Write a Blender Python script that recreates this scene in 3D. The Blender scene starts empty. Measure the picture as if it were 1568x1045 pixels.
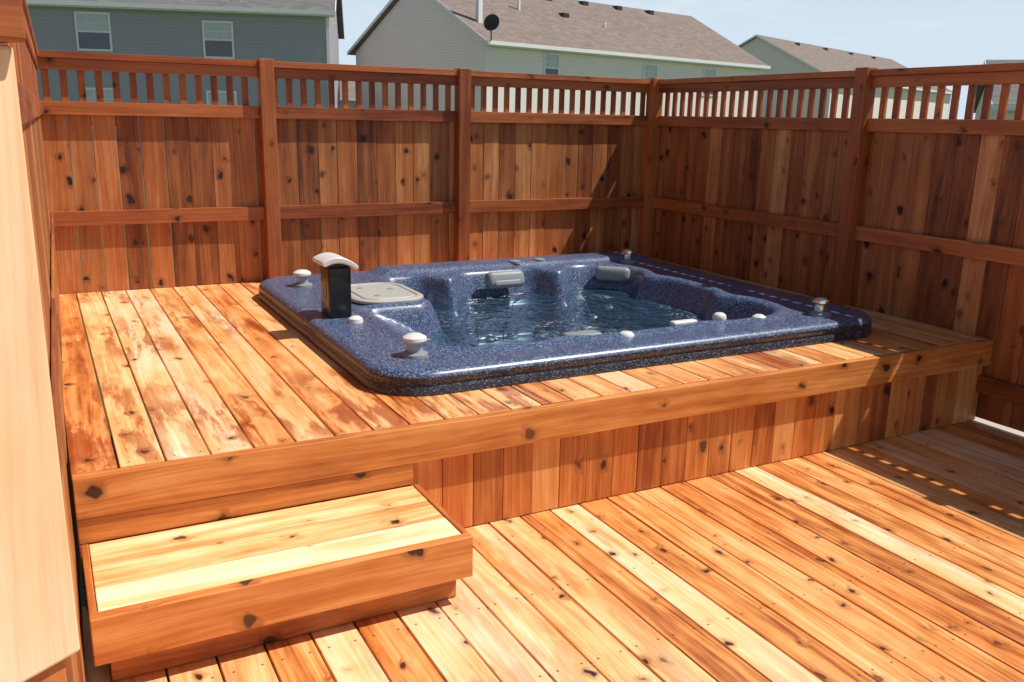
import bpy, math, random
import numpy as np
from mathutils import Vector, Matrix
random.seed(7)
scene=bpy.context.scene
scene.view_settings.view_transform='Standard'; scene.view_settings.look='None'; scene.view_settings.exposure=0
H=1.395; D=3.03; h=.458; hs=.223; zr=1.122; zm=.494
CAM=(-4.373,-5.8674,1.0752); YAW,PITCH,ROLL,FPX=-.4901,-.2460,.0210,1353.35
# ---------- node helpers
class G:
    def __init__(s,mat): s.nt=mat.node_tree; s.n=s.nt.nodes; s.l=s.nt.links
    def node(s,t,**k):
        nd=s.n.new(t)
        for a,b in k.items(): setattr(nd,a,b)
        return nd
    def put(s,sock,v):
        if isinstance(v,bpy.types.NodeSocket): s.l.new(v,sock)
        elif v is not None:
            if isinstance(v,(tuple,list)) and len(v)==3 and sock.type=='RGBA': v=(*v,1)
            sock.default_value=v
    def m(s,op,a,b=None,c=None,clamp=False):
        nd=s.node('ShaderNodeMath',operation=op,use_clamp=clamp); s.put(nd.inputs[0],a)
        if b is not None: s.put(nd.inputs[1],b)
        if c is not None: s.put(nd.inputs[2],c)
        return nd.outputs[0]
    def comb(s,x,y,z=0.0):
        nd=s.node('ShaderNodeCombineXYZ'); s.put(nd.inputs[0],x);s.put(nd.inputs[1],y);s.put(nd.inputs[2],z); return nd.outputs[0]
    def sep(s,v):
        nd=s.node('ShaderNodeSeparateXYZ'); s.l.new(v,nd.inputs[0]); return nd.outputs
    def noise(s,vec,scale,detail=3,rough=.55,dim='3D',dist=0.0):
        nd=s.node('ShaderNodeTexNoise',noise_dimensions=dim); s.put(nd.inputs['Vector'],vec)
        nd.inputs['Scale'].default_value=scale; nd.inputs['Detail'].default_value=detail; nd.inputs['Roughness'].default_value=rough; nd.inputs['Distortion'].default_value=dist
        return nd.outputs[0]
    def mr(s,v,a,b,c=0.0,d=1.0,smooth=True):
        nd=s.node('ShaderNodeMapRange'); nd.interpolation_type='SMOOTHSTEP' if smooth else 'LINEAR'
        s.put(nd.inputs[0],v); s.put(nd.inputs[1],a);s.put(nd.inputs[2],b);s.put(nd.inputs[3],c);s.put(nd.inputs[4],d); return nd.outputs[0]
    def mix(s,f,a,b,mode='MIX'):
        nd=s.node('ShaderNodeMix',data_type='RGBA',blend_type=mode); s.put(nd.inputs[0],f); s.put(nd.inputs[6],a); s.put(nd.inputs[7],b); return nd.outputs[2]
    def ramp(s,f,stops):
        nd=s.node('ShaderNodeValToRGB'); s.put(nd.inputs[0],f); e=nd.color_ramp.elements
        while len(e)<len(stops): e.new(.5)
        for i,(p,c) in enumerate(stops): e[i].position=p; e[i].color=(*c,1)
        return nd.outputs[0]
def newmat(name):
    m=bpy.data.materials.new(name); m.use_nodes=True; g=G(m); b=g.n['Principled BSDF']; return m,g,b
def wood(name,stops,knot=(.05,.015,.006),rough=.45,wet=0.0,knots=1.0,grain=1.0,spec=.5,kscale=5.0,screws=False,bvar=.5,kth=.45):
    m,g,b=newmat(name)
    uv=g.node('ShaderNodeUVMap',uv_map='UVMap').outputs[0]
    u,v,_=g.sep(uv)
    r=g.node('ShaderNodeAttribute',attribute_name='rnd').outputs['Fac']
    U=g.m('MULTIPLY_ADD',r,53.7,u); V=g.m('MULTIPLY_ADD',r,17.3,v)
    P=g.comb(U,V)
    wob=g.noise(P,22,1,dim='2D')
    Pw=g.comb(g.m('MULTIPLY_ADD',wob,.035,g.m('MULTIPLY',U,.8)),g.m('MULTIPLY_ADD',wob,-.03,V))
    vo=g.node('ShaderNodeTexVoronoi',voronoi_dimensions='2D',feature='F1'); g.l.new(Pw,vo.inputs['Vector']); vo.inputs['Scale'].default_value=kscale
    d=vo.outputs['Distance']; cr,cg,_=g.sep(vo.outputs['Color'])
    rk=g.mr(cr,kth-.05,1.0,0.005,.08*knots,False)
    dd=g.m('SUBTRACT',d,rk)
    on=g.m('MULTIPLY',g.m('GREATER_THAN',cr,kth),g.mr(cg,0,.6,.45,1.0))
    kn=g.m('MULTIPLY',g.mr(dd,-.02,.022,1.0,0.0),on)
    halo=g.m('MULTIPLY',g.mr(dd,0.0,.15,1.0,0.0),on)
    low=g.noise(g.comb(g.m('MULTIPLY',U,.5),g.m('MULTIPLY',V,4.0)),1.0,1,dim='2D')
    vv=g.m('ADD',g.m('MULTIPLY_ADD',low,.14,V),g.m('MULTIPLY',halo,.02))
    fine=g.noise(g.comb(g.m('MULTIPLY',U,1.3),g.m('MULTIPLY',vv,75.0)),1.0,4,.6,dim='2D')
    med=g.noise(g.comb(g.m('MULTIPLY',U,.55),g.m('MULTIPLY',vv,19.0)),1.0,2,.5,dim='2D')
    blot=g.noise(g.comb(g.m('MULTIPLY',U,1.8),g.m('MULTIPLY',V,8.0)),1.0,3,.7,dim='2D')
    t=g.m('MULTIPLY_ADD',g.m('FRACT',g.m('MULTIPLY',r,7.77)),bvar,.04)
    t=g.m('ADD',t,g.m('MULTIPLY',g.m('SUBTRACT',blot,.36),.7))
    t=g.m('ADD',t,g.m('MULTIPLY',g.m('SUBTRACT',med,.5),.55*grain))
    t=g.m('ADD',t,g.m('MULTIPLY',g.m('SUBTRACT',fine,.5),.6*grain),clamp=True)
    col=g.ramp(t,stops)
    hue=g.m('FRACT',g.m('MULTIPLY',r,31.3))
    col=g.mix(g.mr(hue,.45,1,0,.6,False),col,g.mix(1.0,col,(.95,.68,.52),'MULTIPLY'))
    col=g.mix(g.m('MULTIPLY',halo,.5),col,g.mix(.5,stops[0][1],knot))
    rg=rough
    if wet>0:
        geo=g.node('ShaderNodeNewGeometry').outputs['Position']
        w=g.mr(g.noise(geo,.9,2,.6),.42,.62,0,wet)
        w=g.m('MULTIPLY',w,g.mr(g.noise(g.comb(g.m('MULTIPLY',U,2.0),g.m('MULTIPLY',vv,13.0)),1,4,.65,dim='2D'),.44,.60))
        col=g.mix(g.m('MULTIPLY',w,.85),col,g.mix(1.0,col,(.48,.22,.14),'MULTIPLY'))
        rg=g.m('MULTIPLY_ADD',w,-.2,rough)
    if screws:
        fu=g.m('ABSOLUTE',g.m('SUBTRACT',g.m('MULTIPLY',g.m('FRACT',g.m('DIVIDE',g.m('ADD',u,.02),.4)),.4),.05))
        fv=g.m('ABSOLUTE',g.m('SUBTRACT',g.m('ABSOLUTE',g.m('SUBTRACT',v,.067)),.04))
        ds=g.m('SQRT',g.m('ADD',g.m('MULTIPLY',fu,fu),g.m('MULTIPLY',fv,fv)))
        col=g.mix(g.mr(ds,.003,.006,.75,0),col,(.06,.03,.02))
    col=g.mix(kn,col,knot)
    g.put(b.inputs['Base Color'],col)
    rn=g.m('ADD',rg,g.m('MULTIPLY',g.m('SUBTRACT',blot,.5),.3))
    g.put(b.inputs['Roughness'],rn); b.inputs['Specular IOR Level'].default_value=spec
    bp=g.node('ShaderNodeBump'); bp.inputs['Strength'].default_value=.45; bp.inputs['Distance'].default_value=.002
    g.l.new(g.noise(g.comb(g.m('MULTIPLY',U,2.0),g.m('MULTIPLY',V,90.0)),1.0,2,.6,dim='2D'),bp.inputs['Height']); g.l.new(bp.outputs[0],b.inputs['Normal'])
    return m
def plain(name,col,rough=.5,metal=0,noise=.0,scale=30,spec=.5):
    m,g,b=newmat(name)
    if noise:
        geo=g.node('ShaderNodeTexCoord').outputs['Object']
        n=g.noise(geo,scale,4)
        c=g.mix(g.m('MULTIPLY',n,noise),col,tuple(x*.45 for x in col)); g.put(b.inputs['Base Color'],c)
    else: b.inputs['Base Color'].default_value=(*col,1)
    b.inputs['Roughness'].default_value=rough; b.inputs['Metallic'].default_value=metal; b.inputs['Specular IOR Level'].default_value=spec
    return m
KN=(.06,.016,.006)
M_deck=wood('deck_cedar',[(0,(.32,.07,.016)),(.25,(.74,.27,.065)),(.55,(.92,.54,.22)),(1,(.97,.82,.60))],knot=KN,rough=.42,wet=1.0,knots=.9,screws=True,spec=.7,kscale=5.6,bvar=.6)
M_low=wood('lower_deck_cedar',[(0,(.34,.075,.016)),(.25,(.78,.31,.075)),(.55,(.92,.56,.24)),(1,(.97,.82,.60))],knot=KN,rough=.42,wet=.45,knots=1.0,screws=True,spec=.7,kscale=6.2,bvar=.6,kth=.4)
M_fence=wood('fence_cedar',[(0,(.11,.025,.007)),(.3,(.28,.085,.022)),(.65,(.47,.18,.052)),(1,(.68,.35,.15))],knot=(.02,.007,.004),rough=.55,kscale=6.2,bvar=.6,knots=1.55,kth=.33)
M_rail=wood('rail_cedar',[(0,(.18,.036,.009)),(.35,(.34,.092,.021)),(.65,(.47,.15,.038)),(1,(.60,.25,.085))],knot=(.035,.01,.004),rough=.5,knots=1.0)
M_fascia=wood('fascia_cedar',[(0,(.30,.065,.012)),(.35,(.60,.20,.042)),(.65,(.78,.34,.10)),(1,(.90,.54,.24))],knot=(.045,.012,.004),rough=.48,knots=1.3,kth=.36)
M_step=wood('step_cedar',[(0,(.60,.26,.07)),(.28,(.88,.56,.24)),(.55,(.96,.77,.46)),(1,(.97,.88,.68))],knot=KN,rough=.42,kth=.4)
M_pale=wood('unstained_pine',[(0,(.72,.38,.16)),(.35,(.88,.58,.33)),(.65,(.94,.70,.46)),(1,(.95,.80,.58))],knot=(.25,.08,.03),rough=.6,knots=.45,kscale=3.4,grain=.9,bvar=.3)
# ---------- box mesh builder
class Boxes:
    def __init__(s): s.v=[];s.f=[];s.uv=[];s.r=[]
    def box(s,x0,x1,y0,y1,z0,z1,ax=None,rnd=None):
        lo=(min(x0,x1),min(y0,y1),min(z0,z1)); hi=(max(x0,x1),max(y0,y1),max(z0,z1))
        if ax is None: ax=int(np.argmax([hi[i]-lo[i] for i in range(3)]))
        if rnd is None: rnd=random.random()
        n=len(s.v)
        for i in range(8): s.v.append((hi[0] if i&1 else lo[0],hi[1] if i&2 else lo[1],hi[2] if i&4 else lo[2]))
        Q=[((0,2,3,1),2),((4,5,7,6),2),((0,1,5,4),1),((2,6,7,3),1),((0,4,6,2),0),((1,3,7,5),0)]
        for q,na in Q:
            s.f.append([n+i for i in q])
            oth=[a for a in range(3) if a!=na]
            if ax in oth: ua=ax; va=[a for a in oth if a!=ax][0]
            else: ua,va=oth
            for i in q:
                p=s.v[n+i]; s.uv.append((p[ua]-lo[ua],p[va]-lo[va]))
            s.r.append(rnd)
    def obj(s,name,mat,parent=None,bevel=.003):
        me=bpy.data.meshes.new(name); me.from_pydata(s.v,[],s.f)
        uvl=me.uv_layers.new(name='UVMap'); uvl.data.foreach_set('uv',[c for p in s.uv for c in p])
        at=me.attributes.new('rnd','FLOAT','FACE'); at.data.foreach_set('value',s.r)
        me.materials.append(mat); ob=bpy.data.objects.new(name,me); scene.collection.objects.link(ob)
        if bevel:
            md=ob.modifiers.new('bevel','BEVEL'); md.width=bevel; md.segments=2; md.limit_method='ANGLE'
        if parent: ob.parent=parent
        return ob
def empty(name,loc=(0,0,0),rz=0):
    e=bpy.data.objects.new(name,None); e.location=loc; e.rotation_euler=(0,0,rz); scene.collection.objects.link(e); return e
# ---------- decks
W=.138; gap=.007
TX0,TX1,TY0,TY1=-3.26,-.44,-2.75,-.38
dk=empty('raised_deck'); B=Boxes(); x=-4.375
while x<-.01:
    x1=min(x+W,0-.003)
    if x>TX0+.02 and x1<TX1-.02:
        B.box(x+gap/2,x1-gap/2,-D,TY0+.1,-.035,0,1); B.box(x+gap/2,x1-gap/2,TY1-.1,-.003,-.035,0,1)
    else:
        B.box(x+gap/2,x1-gap/2,-D,-.003,-.035,random.uniform(-.0012,.0012),1)
    x+=W
B.obj('deck_boards',M_deck,dk)
B=Boxes()
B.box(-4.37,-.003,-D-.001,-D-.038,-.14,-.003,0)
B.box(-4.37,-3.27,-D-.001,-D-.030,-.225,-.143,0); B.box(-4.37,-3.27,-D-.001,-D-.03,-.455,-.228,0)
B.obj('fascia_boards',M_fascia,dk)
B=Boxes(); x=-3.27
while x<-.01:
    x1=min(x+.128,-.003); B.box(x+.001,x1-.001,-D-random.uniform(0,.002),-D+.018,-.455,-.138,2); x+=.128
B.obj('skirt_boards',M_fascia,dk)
ld=empty('lower_deck'); B=Boxes(); x=-4.6
while x<-.01:
    x1=min(x+W,-.005); rn=.0013 if abs(x+W/2+2.72)<W/2 else (.1305 if abs(x+W/2+1.75)<W/2 else None)
    B.box(x+gap/2,x1-gap/2,-7.6,-D+.02,-h-.035,-h+random.uniform(-.0012,.0012),1,rn); x+=W
B.obj('deck_boards',M_low,ld)
B=Boxes(); 
for yy in np.arange(-7.5,-3,.4): B.box(-4.6,-.01,yy,yy+.04,-h-.18,-h-.04,0)
B.obj('joists',M_fascia,ld)
# ---------- step
st=empty('deck_step'); B=Boxes(); sx0,sx1,sy0,sy1=-4.365,-3.255,-3.521,-D-.04
B.box(sx0+.022,sx1-.022,sy0+.022,sy0+.16,-hs-.03,-hs,0); B.box(sx0+.022,sx1-.022,sy0+.164,sy0+.305,-hs-.03,-hs-.001,0); B.box(sx0+.022,sx1-.022,sy0+.309,sy1,-hs-.03,-hs,0)
B.obj('tread_boards',M_step,st)
B=Boxes()
B.box(sx0,sx1,sy0-.018,sy0+.02,-hs-.135,-hs+.004,0); B.box(sx1-.02,sx1,sy0+.021,sy1,-hs-.135,-hs+.004,1); B.box(sx0,sx0+.02,sy0+.021,sy1,-hs-.135,-hs+.004,1)
B.box(sx0+.04,sx1-.03,sy0+.045,sy0+.08,-h+.002,-hs-.128,0); B.box(sx1-.065,sx1-.03,sy0+.082,sy1,-h+.002,-hs-.128,1)
B.obj('frame_boards',M_fascia,st)
# ---------- fences
def fence(name,loc,rz,L,posts,zb,bottomrail=None,thin=False):
    e=empty(name,loc,rz); B=Boxes(); x=0
    while x<L-.001:
        w=random.uniform(.128,.142); x1=min(x+w,L); g_=random.choice([.001,.001,.0015,.003])
        B.box(x+g_,x1-g_,.001+random.uniform(0,.003),.02,zb,zr-.03,2); x=x1
    B.obj('pickets',M_fence,e,.002)
    B=Boxes()
    n=int(L/.0925)
    for i in range(n):
        xx=(i+.5)*.0925; 
        if thin or all(abs(xx-p)>.06 for p in posts): B.box(xx-.019,xx+.019,-.002,.018,zr-.028,H-.045,2)
    B.obj('balusters',M_rail,e,.002)
    rp=.012 if thin else .038
    B=Boxes(); seg=sorted(set([0]+[p for p in posts if 0<p<L]+[L]))
    for a,b in zip(seg[:-1],seg[1:]):
        a2=a+.046 if (a in posts and not thin) else a+.001; b2=b-.046 if (b in posts and not thin) else b-.001
        B.box(a2,b2,-rp,-.003,zr-.075,zr,0); B.box(a2,b2,-rp,-.001,zm-.085,zm,0)
        B.box(a2,b2,-rp,-.003,H-.10,H-.038,0)
        if bottomrail: B.box(a2,b2,-rp,-.001,bottomrail-.09,bottomrail,0)
        B.box(a+.001,b-.001,-.06 if not thin else -.02,.08,H-.037,H+random.uniform(-.001,.003),0)
    B.obj('rails',M_rail,e)
    B=Boxes()
    for p in posts:
        if thin: B.box(p-.045,p+.045,.021,.11,zb,H-.04,2)
        else: B.box(p-.045,p+.045,-.088,.0005,zb,H+.012,2)
    B.obj('posts',M_rail,e,.004)
    return e
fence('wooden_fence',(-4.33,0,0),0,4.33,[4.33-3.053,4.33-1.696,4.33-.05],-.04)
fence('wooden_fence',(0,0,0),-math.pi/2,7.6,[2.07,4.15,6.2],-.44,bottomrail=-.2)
ang=math.atan(.018)
Lf=4.5
x_end=-4.325-.018*Lf
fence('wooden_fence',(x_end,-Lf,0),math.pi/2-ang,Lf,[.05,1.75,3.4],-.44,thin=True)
gp=empty('gate_post',(-4.380,-4.92,0),math.radians(34)); 
B=Boxes(); B.box(-.16,0,0,.05,.515,1.13,2,.62); B.obj('post_board',M_pale,gp,.004)
B=Boxes(); B.box(-.17,-.012,.01,.05,-.44,.513,2); B.box(-.2,0,-.02,.06,1.132,1.26,0); B.obj('post_core',M_rail,gp,.004)
# ---------- hot tub
def granite_shell():
    m,g,b=newmat('blue_granite_acrylic'); o=g.node('ShaderNodeTexCoord').outputs['Object']
    vo=g.node('ShaderNodeTexVoronoi'); g.l.new(o,vo.inputs['Vector']); vo.inputs['Scale'].default_value=240
    cr,_,_=g.sep(vo.outputs['Color'])
    c=g.ramp(cr,[(0,(.018,.026,.055)),(.45,(.048,.075,.155)),(.72,(.085,.125,.235)),(.9,(.17,.22,.33)),(1,(.40,.44,.50))])
    g.put(b.inputs['Base Color'],c); b.inputs['Roughness'].default_value=.33; b.inputs['Coat Weight'].default_value=.15; b.inputs['Coat Roughness'].default_value=.12
    return m
M_gr=granite_shell()
def granite_side():
    m,g,b=newmat('dark_granite_edge'); o=g.node('ShaderNodeTexCoord').outputs['Object']
    vo=g.node('ShaderNodeTexVoronoi'); g.l.new(o,vo.inputs['Vector']); vo.inputs['Scale'].default_value=230
    cr,_,_=g.sep(vo.outputs['Color'])
    c=g.ramp(cr,[(0,(.010,.009,.012)),(.5,(.025,.024,.035)),(.85,(.05,.055,.08)),(1,(.25,.24,.24))])
    g.put(b.inputs['Base Color'],c); b.inputs['Roughness'].default_value=.35; return m
M_side=granite_side()
M_grey=plain('grey_plastic',(.26,.28,.29),.5,noise=.3); M_cream=plain('cream_plastic',(.46,.45,.40),.45,noise=.25,scale=12)
M_black=plain('black_plastic',(.012,.012,.016),.25); M_white=plain('white_plastic',(.70,.69,.64),.35); M_chrome=plain('chrome',(.7,.7,.7),.15,1); 
M_clear=plain('frosted_acrylic',(.4,.45,.5),.2); M_logo=plain('logo_print',(.30,.36,.42),.4)
CX,CY=(TX0+TX1)/2,(TY0+TY1)/2
tub=empty('hot_tub',(CX,CY,0))
hx=(TX1-TX0)/2; hy=(TY1-TY0)/2
def rr(n,hx,hy,r):
    out=[]
    for (sx,sy,a0) in [(1,1,0),(-1,1,90),(-1,-1,180),(1,-1,270)]:
        for i in range(16): a=math.radians(a0+90*i/15); out.append((sx*(hx-r)+r*math.cos(a),sy*(hy-r)+r*math.sin(a)))
    out.append(out[0]); P=np.array(out); d=np.r_[0,np.cumsum(np.linalg.norm(np.diff(P,axis=0),axis=1))]
    t=np.linspace(0,d[-1],n,endpoint=False); return np.c_[np.interp(t,d,P[:,0]),np.interp(t,d,P[:,1])]
def sdbox(x,y,x0,x1,y0,y1,r):
    cx,cy,ax,ay=(x0+x1)/2,(y0+y1)/2,(x1-x0)/2,(y1-y0)/2
    qx=np.abs(x-cx)-ax+r; qy=np.abs(y-cy)-ay+r
    return np.minimum(np.maximum(qx,qy),0)+np.hypot(np.maximum(qx,0),np.maximum(qy,0))-r
def ss(e0,e1,x): t=np.clip((x-e0)/(e1-e0),0,1); return t*t*(3-2*t)
def smax(a,b,k): hh=np.clip(.5+.5*(a-b)/k,0,1); return b*(1-hh)+a*hh+k*hh*(1-hh)
def height(lx,ly):
    x=lx+CX; y=ly+CY
    d=sdbox(x,y,-2.93,-.86,-2.49,-.74,.28)
    for xr,wd in ((-2.17,.10),(-1.38,.11)): d=d+.17*np.exp(-((x-xr)/wd)**2)*ss(-1.35,-1.0,y)
    for yr in (-1.25,-1.95): d=d+.08*np.exp(-((y-yr)/.1)**2)*ss(-1.3,-1.0,x)
    for xr in (-1.5,-2.3): d=d+.04*np.exp(-((x-xr)/.1)**2)*ss(-2.1,-2.35,y)
    fb=sdbox(x,y,-3.3,-2.53,-1.56,-.6,.12)
    d=smax(d,-fb,.06)
    z=.10+.03*ss(-2.55,-2.45,x)*ss(-.9,-.85,-x)*ss(-.66,-.6,y)*ss(.0,.05,d)
    z=z+.013*np.exp(-((d-.05)/.035)**2)
    z=z-.20*ss(.02,-.09,d)-.20*ss(-.08,-.2,d)
    foot=sdbox(x,y,-2.35,-1.3,-2.05,-1.2,.25)
    z=z-.45*ss(.0,-.15,foot)
    arm=sdbox(x,y,-3.1,-2.62,-2.35,-1.5,.15)
    zz=.075-.5*ss(-2.95,-2.5,x)*.35
    k=ss(.05,-.08,arm)*ss(.03,-.05,d)
    z=z*(1-k)+np.maximum(z,zz)*k
    return z
NA=640
prof=[(.012,.0),(.012,.036),(.004,.042),(.004,.050),(.010,.054),(.008,.075),(-.002,.088),(-.014,.097),(-.03,.1)]
rings=[]
for off,z in prof:
    p=rr(NA,hx+off,hy+off,.22+off); rings.append(np.c_[p,np.full(NA,z)])
base=rings[-1]
for s_ in np.linspace(.99,.0,170)[:-1]:
    p=base[:,:2]*s_; rings.append(np.c_[p,height(p[:,0],p[:,1])])
V=np.concatenate(rings); FA=[]
for k in range(len(rings)-1):
    for i in range(NA):
        j=(i+1)%NA; FA.append((k*NA+i,k*NA+j,(k+1)*NA+j,(k+1)*NA+i))
V=np.vstack([V,[[0,0,float(height(np.array([0.]),np.array([0.]))[0])]]]); c=len(V)-1;k=len(rings)-1
for i in range(NA): FA.append((k*NA+i,k*NA+(i+1)%NA,c))
me=bpy.data.meshes.new('shell'); me.from_pydata(V.tolist(),[],FA); me.materials.append(M_gr); me.materials.append(M_side)
me.polygons.foreach_set('material_index',[1 if i<NA*5 else 0 for i in range(len(me.polygons))])
me.polygons.foreach_set('use_smooth',[True]*len(me.polygons)); sh=bpy.data.objects.new('shell',me); scene.collection.objects.link(sh); sh.parent=tub
def watermat():
    m,g,b=newmat('water'); g.n.remove(b); out=[n for n in g.n if n.type=='OUTPUT_MATERIAL'][0]
    o=g.node('ShaderNodeTexCoord').outputs['Object']
    hgt=g.noise(o,7,2,.5,dist=1.2)
    bp=g.node('ShaderNodeBump'); bp.inputs['Strength'].default_value=1.0; bp.inputs['Distance'].default_value=.045
    g.l.new(hgt,bp.inputs['Height'])
    gl=g.node('ShaderNodeBsdfGlossy'); gl.inputs['Roughness'].default_value=.03; g.l.new(bp.outputs[0],gl.inputs['Normal'])
    tr=g.node('ShaderNodeBsdfTransparent'); tr.inputs[0].default_value=(.74,.92,.98,1)
    df=g.node('ShaderNodeBsdfDiffuse')
    rdg=g.m('ABSOLUTE',g.m('SUBTRACT',g.noise(o,9,3,.55,dist=1.4),.5))
    foam_glint=g.m('MULTIPLY',g.mr(rdg,.0,.016,1,0),g.mr(g.noise(o,1.6,2),.50,.64))  # thin foam streaks; their whitish diffuse colour also paints in sun glints
    g.put(df.inputs[0],g.mix(foam_glint,(.09,.19,.30),(.65,.78,.85)))
    m2=g.node('ShaderNodeMixShader'); g.put(m2.inputs[0],g.m('ADD',.17,g.m('MULTIPLY',foam_glint,.5))); g.l.new(tr.outputs[0],m2.inputs[1]); g.l.new(df.outputs[0],m2.inputs[2])
    fr=g.node('ShaderNodeFresnel'); fr.inputs[0].default_value=1.4; g.l.new(bp.outputs[0],fr.inputs['Normal'])
    mx=g.node('ShaderNodeMixShader'); g.l.new(fr.outputs[0],mx.inputs[0]); g.l.new(m2.outputs[0],mx.inputs[1]); g.l.new(gl.outputs[0],mx.inputs[2]); g.l.new(mx.outputs[0],out.inputs[0]); return m
p=rr(120,1.03,.87,.28); me=bpy.data.meshes.new('water_surface'); me.from_pydata([(a-.045,b_-.05,-.045) for a,b_ in p],[],[list(range(120))]); me.materials.append(watermat())
wo=bpy.data.objects.new('water_surface',me); scene.collection.objects.link(wo); wo.parent=tub
def lathe(name,pr_,loc,mat,seg=32,scale=(1,1,1),parent=tub,rot=(0,0,0)):
    Vv=[];Ff=[];n=len(pr_)
    for i in range(seg):
        a=2*math.pi*i/seg
        for r_,z_ in pr_: Vv.append((r_*math.cos(a)*scale[0],r_*math.sin(a)*scale[1],z_*scale[2]))
    for i in range(seg):
        j=(i+1)%seg
        for q in range(n-1): Ff.append((i*n+q,j*n+q,j*n+q+1,i*n+q+1))
    m_=bpy.data.meshes.new(name); m_.from_pydata(Vv,[],Ff); m_.materials.append(mat); m_.polygons.foreach_set('use_smooth',[True]*len(m_.polygons))
    o=bpy.data.objects.new(name,m_); o.location=(loc[0]-CX,loc[1]-CY,loc[2]); o.rotation_euler=rot; scene.collection.objects.link(o); o.parent=parent
    md=o.modifiers.new('e','EDGE_SPLIT'); md.split_angle=math.radians(40); return o
def rbox(name,loc,size,mat,bev=.02,rot=(0,0,0),sub=0):
    bx=Boxes(); a,b_,c_=[q/2 for q in size]; bx.box(-a,a,-b_,b_,-c_,c_); o=bx.obj(name,mat,tub,bev); o.modifiers['bevel'].segments=5
    o.location=(loc[0]-CX,loc[1]-CY,loc[2]); o.rotation_euler=rot
    for pl in o.data.polygons: pl.use_smooth=True
    return o
for (px,py,mt,sc) in ((-3.06,-.78,M_white,1),(-3.04,-2.50,M_white,1),(-.77,-2.58,M_grey,.9),(-.70,-.72,M_grey,.9)):
    lathe('valve_base',[(0,.0),(.058,0),(.056,.012),(.04,.02),(0,.02)],(px,py,.099),M_grey)
    lathe('valve_stem',[(.03,.015),(.033,.035),(.03,.065),(0,.065)],(px,py,.099),M_clear if mt is M_white else M_chrome)
    lathe('valve_cap',[(0,.06),(.045,.062),(.052,.07),(.05,.082),(.03,.094),(0,.098)],(px,py,.099),M_white if mt is M_white else M_chrome,scale=(sc,sc,1))
sx_,sy_=-3.11,-1.62
rbox('control_tower_body',(sx_,sy_,.22),(.115,.15,.27),M_black,.012)
Vv=[];Ff=[]; n=14
for i in range(n+1):
    t=i/n; a=-1+2*t; zt=.405+.035*(1-a*a)-.012*a; th=.03 if 0<i<n else .012
    for yy in (-.095,.095): Vv+= [(a*.09,yy,zt),(a*.09,yy,zt-th)]
for i in range(n):
    q=i*4; Ff+=[(q,q+4,q+6,q+2),(q+1,q+3,q+7,q+5),(q,q+1,q+5,q+4),(q+2,q+6,q+7,q+3)]
Ff+=[(0,2,3,1),(n*4,n*4+1,n*4+3,n*4+2)]
me=bpy.data.meshes.new('control_tower_cap'); me.from_pydata(Vv,[],Ff); me.materials.append(M_white); o=bpy.data.objects.new('control_tower_cap',me); scene.collection.objects.link(o); o.parent=tub; o.location=(sx_-CX,sy_-CY,-.035)
md=o.modifiers.new('b','BEVEL'); md.width=.006; md.segments=3
rbox('control_tower_neck',(sx_,sy_,.362),(.10,.12,.04),M_black,.005)
bpy.ops.mesh.primitive_torus_add(major_radius=.028,minor_radius=.003,major_segments=32,minor_segments=6); o=bpy.context.object; o.name='logo_ring'; o.data.materials.append(M_logo); o.parent=tub; o.location=(sx_-CX-.0585,sy_-CY,.22); o.rotation_euler=(0,math.pi/2,0); o.scale=(1.4,.9,1)
rbox('logo_bar',(sx_-.0585,sy_,.22),(.003,.008,.06),M_logo,.001,rot=(.4,0,0))
Vv=[];Ff=[];n=64; lay=[(0,.0),(0,.014),(-.012,.020),(-.035,.020),(-.040,.013),(-.052,.013),(-.058,.021)]
for off,z in lay:
    for a,b_ in rr(n,.20+off,.27+off,.14+off): Vv.append((a,b_,z))
for k in range(len(lay)-1):
    for i in range(n): j=(i+1)%n; Ff.append((k*n+i,k*n+j,(k+1)*n+j,(k+1)*n+i))
Ff.append([(len(lay)-1)*n+i for i in range(n)])
me=bpy.data.meshes.new('filter_cover'); me.from_pydata(Vv,[],Ff); me.materials.append(M_cream); o=bpy.data.objects.new('filter_cover',me); scene.collection.objects.link(o); o.parent=tub; o.location=(-2.745-CX,-1.23-CY,.108)
md=o.modifiers.new('b','BEVEL'); md.width=.003; md.segments=2
for fx,fy in ((-2.82,-1.12),(-2.67,-1.2),(-2.8,-1.36)): lathe('filter_cover_recess',[(0,.0225),(.018,.0225),(.02,.019)],(fx,fy,.109),M_grey)
lathe('knob',[(0,.03),(.02,.028),(.034,.018),(.038,0)],(-3.07,-1.80,.1),M_white)
rbox('headrest_pillow',(-1.76,-.85,.065),(.27,.09,.11),M_grey,.035,rot=(-.35,0,0))
rbox('headrest_pillow_band',(-1.76,-.892,.05),(.19,.03,.04),M_grey,.012,rot=(-.35,0,0))
rbox('headrest_pillow',(-.95,-.90,.06),(.24,.09,.10),M_grey,.035,rot=(-.2,0,-.75))
rbox('headrest_pillow',(-2.17,-2.44,.085),(.19,.09,.04),M_grey,.018)
rbox('grab_bar',(-1.60,-2.48,.11),(.15,.045,.024),M_white,.011)
lathe('knob',[(0,.02),(.025,.018),(.035,.01),(.038,0)],(-2.00,-2.56,.1),M_white)
lathe('knob',[(0,.045),(.02,.043),(.032,.034),(.036,.018),(.032,0)],(-1.38,-2.49,.1),M_white)
lathe('knob',[(0,.025),(.02,.023),(.034,.013),(.036,0)],(-1.15,-2.53,.1),M_white)
lathe('knob',[(0,.025),(.02,.023),(.038,.018),(.04,0)],(-1.55,-.6,.12),M_grey)
lathe('knob',[(0,.025),(.02,.023),(.038,.018),(.04,0)],(-1.35,-.58,.12),M_grey)
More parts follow.
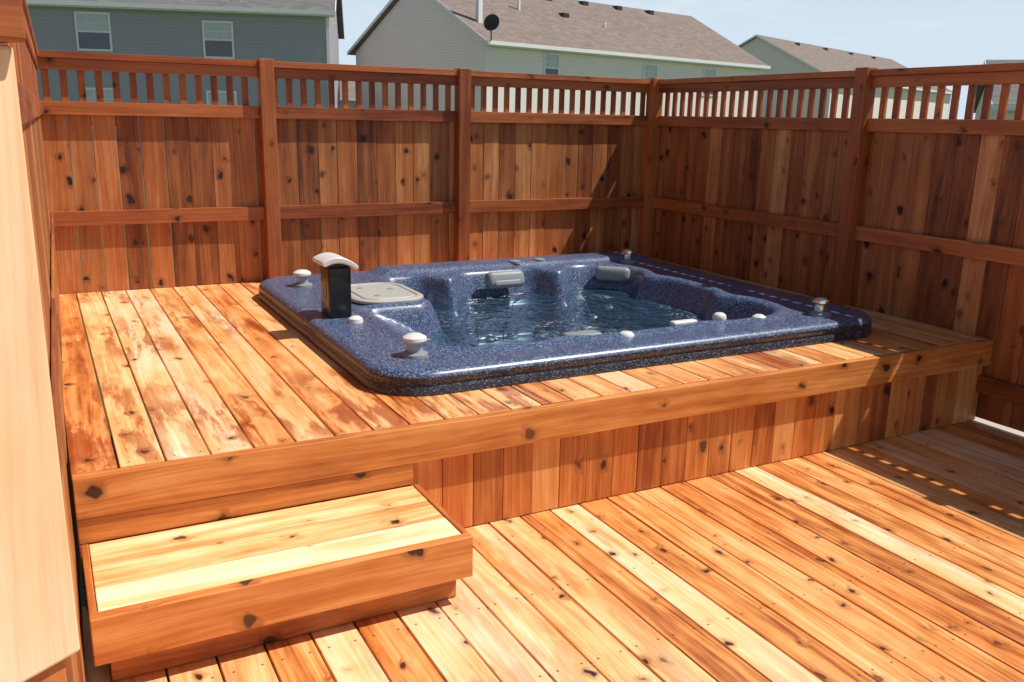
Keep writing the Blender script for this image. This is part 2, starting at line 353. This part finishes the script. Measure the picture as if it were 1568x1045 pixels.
for jx,jy in ((-2.55,-1.75),(-2.45,-1.95),(-1.05,-1.1),(-1.1,-1.6),(-1.05,-1.75),(-1.75,-.95),(-1.9,-.95),(-1.0,-.95),(-1.1,-.9),(-2.4,-.9),(-2.3,-.9),(-1.2,-2.2)):
    zz=float(height(np.array([jx-CX]),np.array([jy-CY]))[0]); 
    lathe('jet',[(0,.012),(.012,.012),(.014,.022),(.034,.018),(.038,0)],(jx,jy,zz),M_chrome,rot=(.5*(1 if jy>-1.2 else -.3),.2*(1 if jx<-1.8 else -1),0))
# ---------- houses
def siding(name,col):
    m,g,b=newmat(name); o=g.node('ShaderNodeTexCoord').outputs['Object']; _,_,z=g.sep(o)
    fr=g.m('FRACT',g.m('DIVIDE',z,.115)); ln=g.mr(fr,0,.16,1,0)
    c=g.mix(g.m('MULTIPLY',ln,.4),col,tuple(x*.4 for x in col)); n=g.noise(o,.8,3); c=g.mix(g.m('MULTIPLY',n,.12),c,tuple(x*.7 for x in col))
    g.put(b.inputs['Base Color'],c); b.inputs['Roughness'].default_value=.8; b.inputs['Specular IOR Level'].default_value=.2
    bp=g.node('ShaderNodeBump'); bp.inputs['Distance'].default_value=.006; g.l.new(fr,bp.inputs['Height']); g.l.new(bp.outputs[0],b.inputs['Normal']); return m
def shingle(name,c1,c2):
    m,g,b=newmat(name); uv=g.node('ShaderNodeTexCoord').outputs['UV']
    br=g.node('ShaderNodeTexBrick'); g.l.new(uv,br.inputs['Vector']); br.inputs['Scale'].default_value=1; br.inputs['Brick Width'].default_value=.33; br.inputs['Row Height'].default_value=.14; br.inputs['Mortar Size'].default_value=.006
    g.put(br.inputs['Color1'],c1); g.put(br.inputs['Color2'],c2); g.put(br.inputs['Mortar'],tuple(x*.45 for x in c1)); br.inputs['Bias'].default_value=0
    n=g.noise(uv,1.2,5,.7,dim='2D'); c=g.mix(g.m('MULTIPLY',n,.5),br.outputs[0],c2,'MIX'); g.put(b.inputs['Base Color'],c); b.inputs['Roughness'].default_value=.9; b.inputs['Specular IOR Level'].default_value=.2; return m
M_trim=plain('white_trim',(.82,.80,.77),.5); M_glass=plain('window_glass',(.03,.04,.05),.05,spec=.8); M_blind=plain('window_blind',(.55,.57,.58),.4)
M_vent=plain('vent_dark',(.03,.03,.03),.6)
def mesh(name,V,FF,mat,parent,uvs=None):
    me=bpy.data.meshes.new(name); me.from_pydata(V,[],FF); me.materials.append(mat)
    if uvs: 
        l=me.uv_layers.new(name='UVMap'); l.data.foreach_set('uv',[c for p in uvs for c in p])
    o=bpy.data.objects.new(name,me); scene.collection.objects.link(o); o.parent=parent; return o
def house(name,loc,ang,L,Wd,ez,rz,M_s,M_r,wins=(),gz=-1.2,ov=.35,vents=()):
    e=empty(name,(loc[0],loc[1],0),ang)
    V=[(0,0,gz),(L,0,gz),(L,Wd,gz),(0,Wd,gz),(0,0,ez),(L,0,ez),(L,Wd,ez),(0,Wd,ez),(0,Wd/2,rz),(L,Wd/2,rz)]
    mesh('walls',V,[(0,1,5,4),(1,2,6,9,5),(2,3,7,6),(3,0,4,8,7),(0,3,2,1)],M_s,e)
    sl=(rz-ez)/(Wd/2); t=.14; dz=.05
    for nm,y0,y1 in (('roof_front',-ov,Wd/2),('roof_rear',Wd+ov,Wd/2)):
        z0=ez-sl*ov+dz; z1=rz+dz
        V=[(-.25,y0,z0),(L+.25,y0,z0),(L+.25,y1,z1),(-.25,y1,z1),(-.25,y0,z0+t),(L+.25,y0,z0+t),(L+.25,y1,z1+t),(-.25,y1,z1+t)]
        FF=[(0,1,2,3),(4,5,6,7),(0,1,5,4),(1,2,6,5),(2,3,7,6),(3,0,4,7)]
        ln=math.hypot(Wd/2+ov,rz-z0); uv=[]
        for f in FF:
            for i in f: uv.append((V[i][0],0 if i in(0,1,4,5) else ln))
        mesh(nm,V,FF,M_r,e,uv)
    B=Boxes(); z0=ez-sl*ov+dz
    B.box(-.27,L+.27,-ov-.09,-ov-.01,z0-.02,z0+.13,0); B.box(-.25,L+.25,-ov,-.01,z0-.06,z0-.02,0)
    B.box(-.02,.10,-.02,.10,gz,z0-.06,2); B.box(L-.1,L+.02,-.02,.1,gz,z0-.06,2)
    B.obj('eave_and_corner_trim',M_trim,e,0)
    for s_ in (0,L):
        xo=-.28 if s_==0 else L+.255
        for y0,y1 in ((-ov,Wd/2),(Wd+ov,Wd/2)):
            za=ez-sl*ov+dz-.02; zb_=rz+dz-.02
            V=[(xo,y0,za),(xo,y1,zb_),(xo,y1,zb_+.15),(xo,y0,za+.15)]; V+=[(a+.025,b,c) for a,b,c in V]
            mesh('rake_board',V,[(0,1,2,3),(4,5,6,7),(0,1,5,4),(2,3,7,6),(1,2,6,5),(0,3,7,4)],M_trim,e)
    for wx,w,wz0,wz1 in wins:
        T=Boxes(); a=.07
        T.box(wx-a,wx+w+a,-.05,-.003,wz1,wz1+a,0);T.box(wx-a,wx+w+a,-.05,-.003,wz0-a,wz0,0);T.box(wx-a,wx,-.05,-.003,wz0,wz1,2);T.box(wx+w,wx+w+a,-.05,-.003,wz0,wz1,2)
        zc=(wz0+wz1)/2; T.box(wx,wx+w,-.045,-.02,zc-.03,zc+.03,0)
        for q in (1/3,2/3): T.box(wx+w*q-.01,wx+w*q+.01,-.03,-.015,zc+.03,wz1,2)
        zz=(zc+wz1)/2; T.box(wx,wx+w,-.028,-.017,zz-.01,zz+.01,0)
        T.obj('window_frame',M_trim,e,0)
        T=Boxes(); T.box(wx,wx+w,-.012,-.004,wz0,zc-.03,0); T.obj('window_glass',M_glass,e,0)
        T=Boxes(); T.box(wx,wx+w,-.012,-.004,zc-.029,wz1,0); T.obj('window_blind',M_blind,e,0)
    T=Boxes(); c=0
    for (vx,vy) in vents:
        zz=ez+sl*vy+t+dz; T.box(vx-.2,vx+.2,vy-.2,vy+.2,zz-.1,zz+.12,0); c=1
    if c: T.obj('roof_vents',M_vent,e,.02)
    return e,sl
S_grey=siding('grey_siding',(.40,.385,.41)); S_beige=siding('cream_siding',(.93,.85,.76)); S_green=siding('pale_siding',(.85,.77,.69))
R_br=shingle('brown_shingles',(.29,.225,.19),(.19,.15,.13)); R_gr=shingle('grey_shingles',(.22,.21,.20),(.14,.14,.135))
a1=math.radians(-19.1)
L1=22; c1=(5.71-L1*math.cos(a1),28-L1*math.sin(a1))
house('grey_house',c1,a1,L1,10,4.80,7.6,S_grey,R_gr,[(L1-8.8,1.06,3.21,4.40),(L1-4.45,.95,3.08,4.25),(L1-8.8,1.06,.5,1.8),(L1-4.45,.95,.5,1.8)])
e2,sl2=house('beige_house',(12.24,28),math.radians(12.1),18.8,10.4,4.12,6.85,S_beige,R_br,[(3.2,.75,2.7,3.8),(9.5,.9,2.5,3.7),(14,.9,2.5,3.7)],vents=[(5,4.8),(7.5,4.8),(10,4.8),(12.5,4.8),(15,4.8),(7,3.0)])
T=Boxes(); T.box(.5,.72,1.2,1.42,4.7,8,2); T.box(4.2,4.3,3,3.1,5.5,6.8,2); T.box(9,9.08,2.2,2.28,5.1,5.7,2); T.obj('chimney_pipes',M_trim,e2,.01)
o=lathe('satellite_dish',[(0,0),(.12,.012),(.24,.05),(.33,.1),(.335,.105),(.24,.06),(0,.01)],(0,0,0),M_vent,parent=e2,rot=(math.radians(75),0,math.radians(-60))); o.location=(-.15,-.55,4.75)
T=Boxes(); T.box(-.17,-.13,-.5,-.46,4.1,4.75,2); T.obj('dish_mast',M_vent,e2,0)
house('tan_house',(50.5,45.5),math.radians(20.9),31,13,4.6,7.9,S_green,R_br,vents=[(6,5.8),(12,5.8),(18,5.8),(24,5.8)])
house('pale_house',(22,12),math.radians(-50),9,8,1.75,3.2,S_green,R_gr)
house('garage',(8.5,44),math.radians(-5),9,7,2.0,3.4,S_beige,R_br,[(1.2,1.0,.6,1.7),(4,1.0,.6,1.7)])
def grass():
    m,g,b=newmat('grass'); o=g.node('ShaderNodeTexCoord').outputs['Object']; n=g.noise(o,3,6,.7); n2=g.noise(o,.15,3)
    c=g.ramp(g.m('MULTIPLY_ADD',n2,.4,g.m('MULTIPLY',n,.6)),[(0,(.03,.05,.012)),(.5,(.07,.11,.03)),(1,(.16,.17,.07))]); g.put(b.inputs['Base Color'],c); b.inputs['Roughness'].default_value=.95; return m
bpy.ops.mesh.primitive_plane_add(size=1200,location=(0,0,-1.2)); bpy.context.object.name='ground'; bpy.context.object.data.materials.append(grass())
B=Boxes(); B.box(.06,2.4,-8,2,-1.19,-.62,1); B.obj('concrete_path',plain('concrete',(.5,.45,.4),.9,noise=.4,scale=6),None,.02)
# ---------- light
S=Vector((.58,-.27,1)).normalized()
sd=bpy.data.lights.new('sun','SUN'); sd.energy=5.0; sd.angle=math.radians(.5); sd.color=(1,.97,.92); so=bpy.data.objects.new('sun',sd); scene.collection.objects.link(so); so.rotation_euler=S.to_track_quat('Z','Y').to_euler()
w=bpy.data.worlds.new('World'); scene.world=w; w.use_nodes=True; g=G(w); bg=g.n['Background']; sk=g.node('ShaderNodeTexSky'); sk.sky_type='NISHITA'; sk.sun_disc=False
sk.sun_elevation=math.asin(S.z); sk.sun_rotation=math.atan2(S.x,S.y)
tc=g.node('ShaderNodeTexCoord').outputs['Generated']; X,Y,Z=g.sep(tc)
zz=g.m('MAXIMUM',g.m('ADD',Z,.12),.05); cn=g.noise(g.comb(g.m('DIVIDE',X,zz),g.m('DIVIDE',Y,zz)),1.3,5,.6)
col=g.mix(g.mr(Z,.08,.38,.95,0),sk.outputs[0],(9.6,11.4,13.2))
cl=g.m('MULTIPLY',g.mr(cn,.50,.75),g.mr(Z,.0,.4,.6,.1))
col=g.mix(cl,col,(12.8,13.0,13.3))
g.put(bg.inputs[0],col); bg.inputs[1].default_value=.07
# ---------- camera
R=Matrix.Rotation(YAW,3,'Z')@Matrix.Rotation(math.pi/2+PITCH,3,'X')@Matrix.Rotation(ROLL,3,'Z')
cd=bpy.data.cameras.new('camera'); cd.lens=36*FPX/1568; cd.sensor_width=36; cd.clip_end=3000; cd.clip_start=.02
co=bpy.data.objects.new('camera',cd); scene.collection.objects.link(co); co.matrix_world=Matrix.Translation(CAM)@R.to_4x4(); scene.camera=co
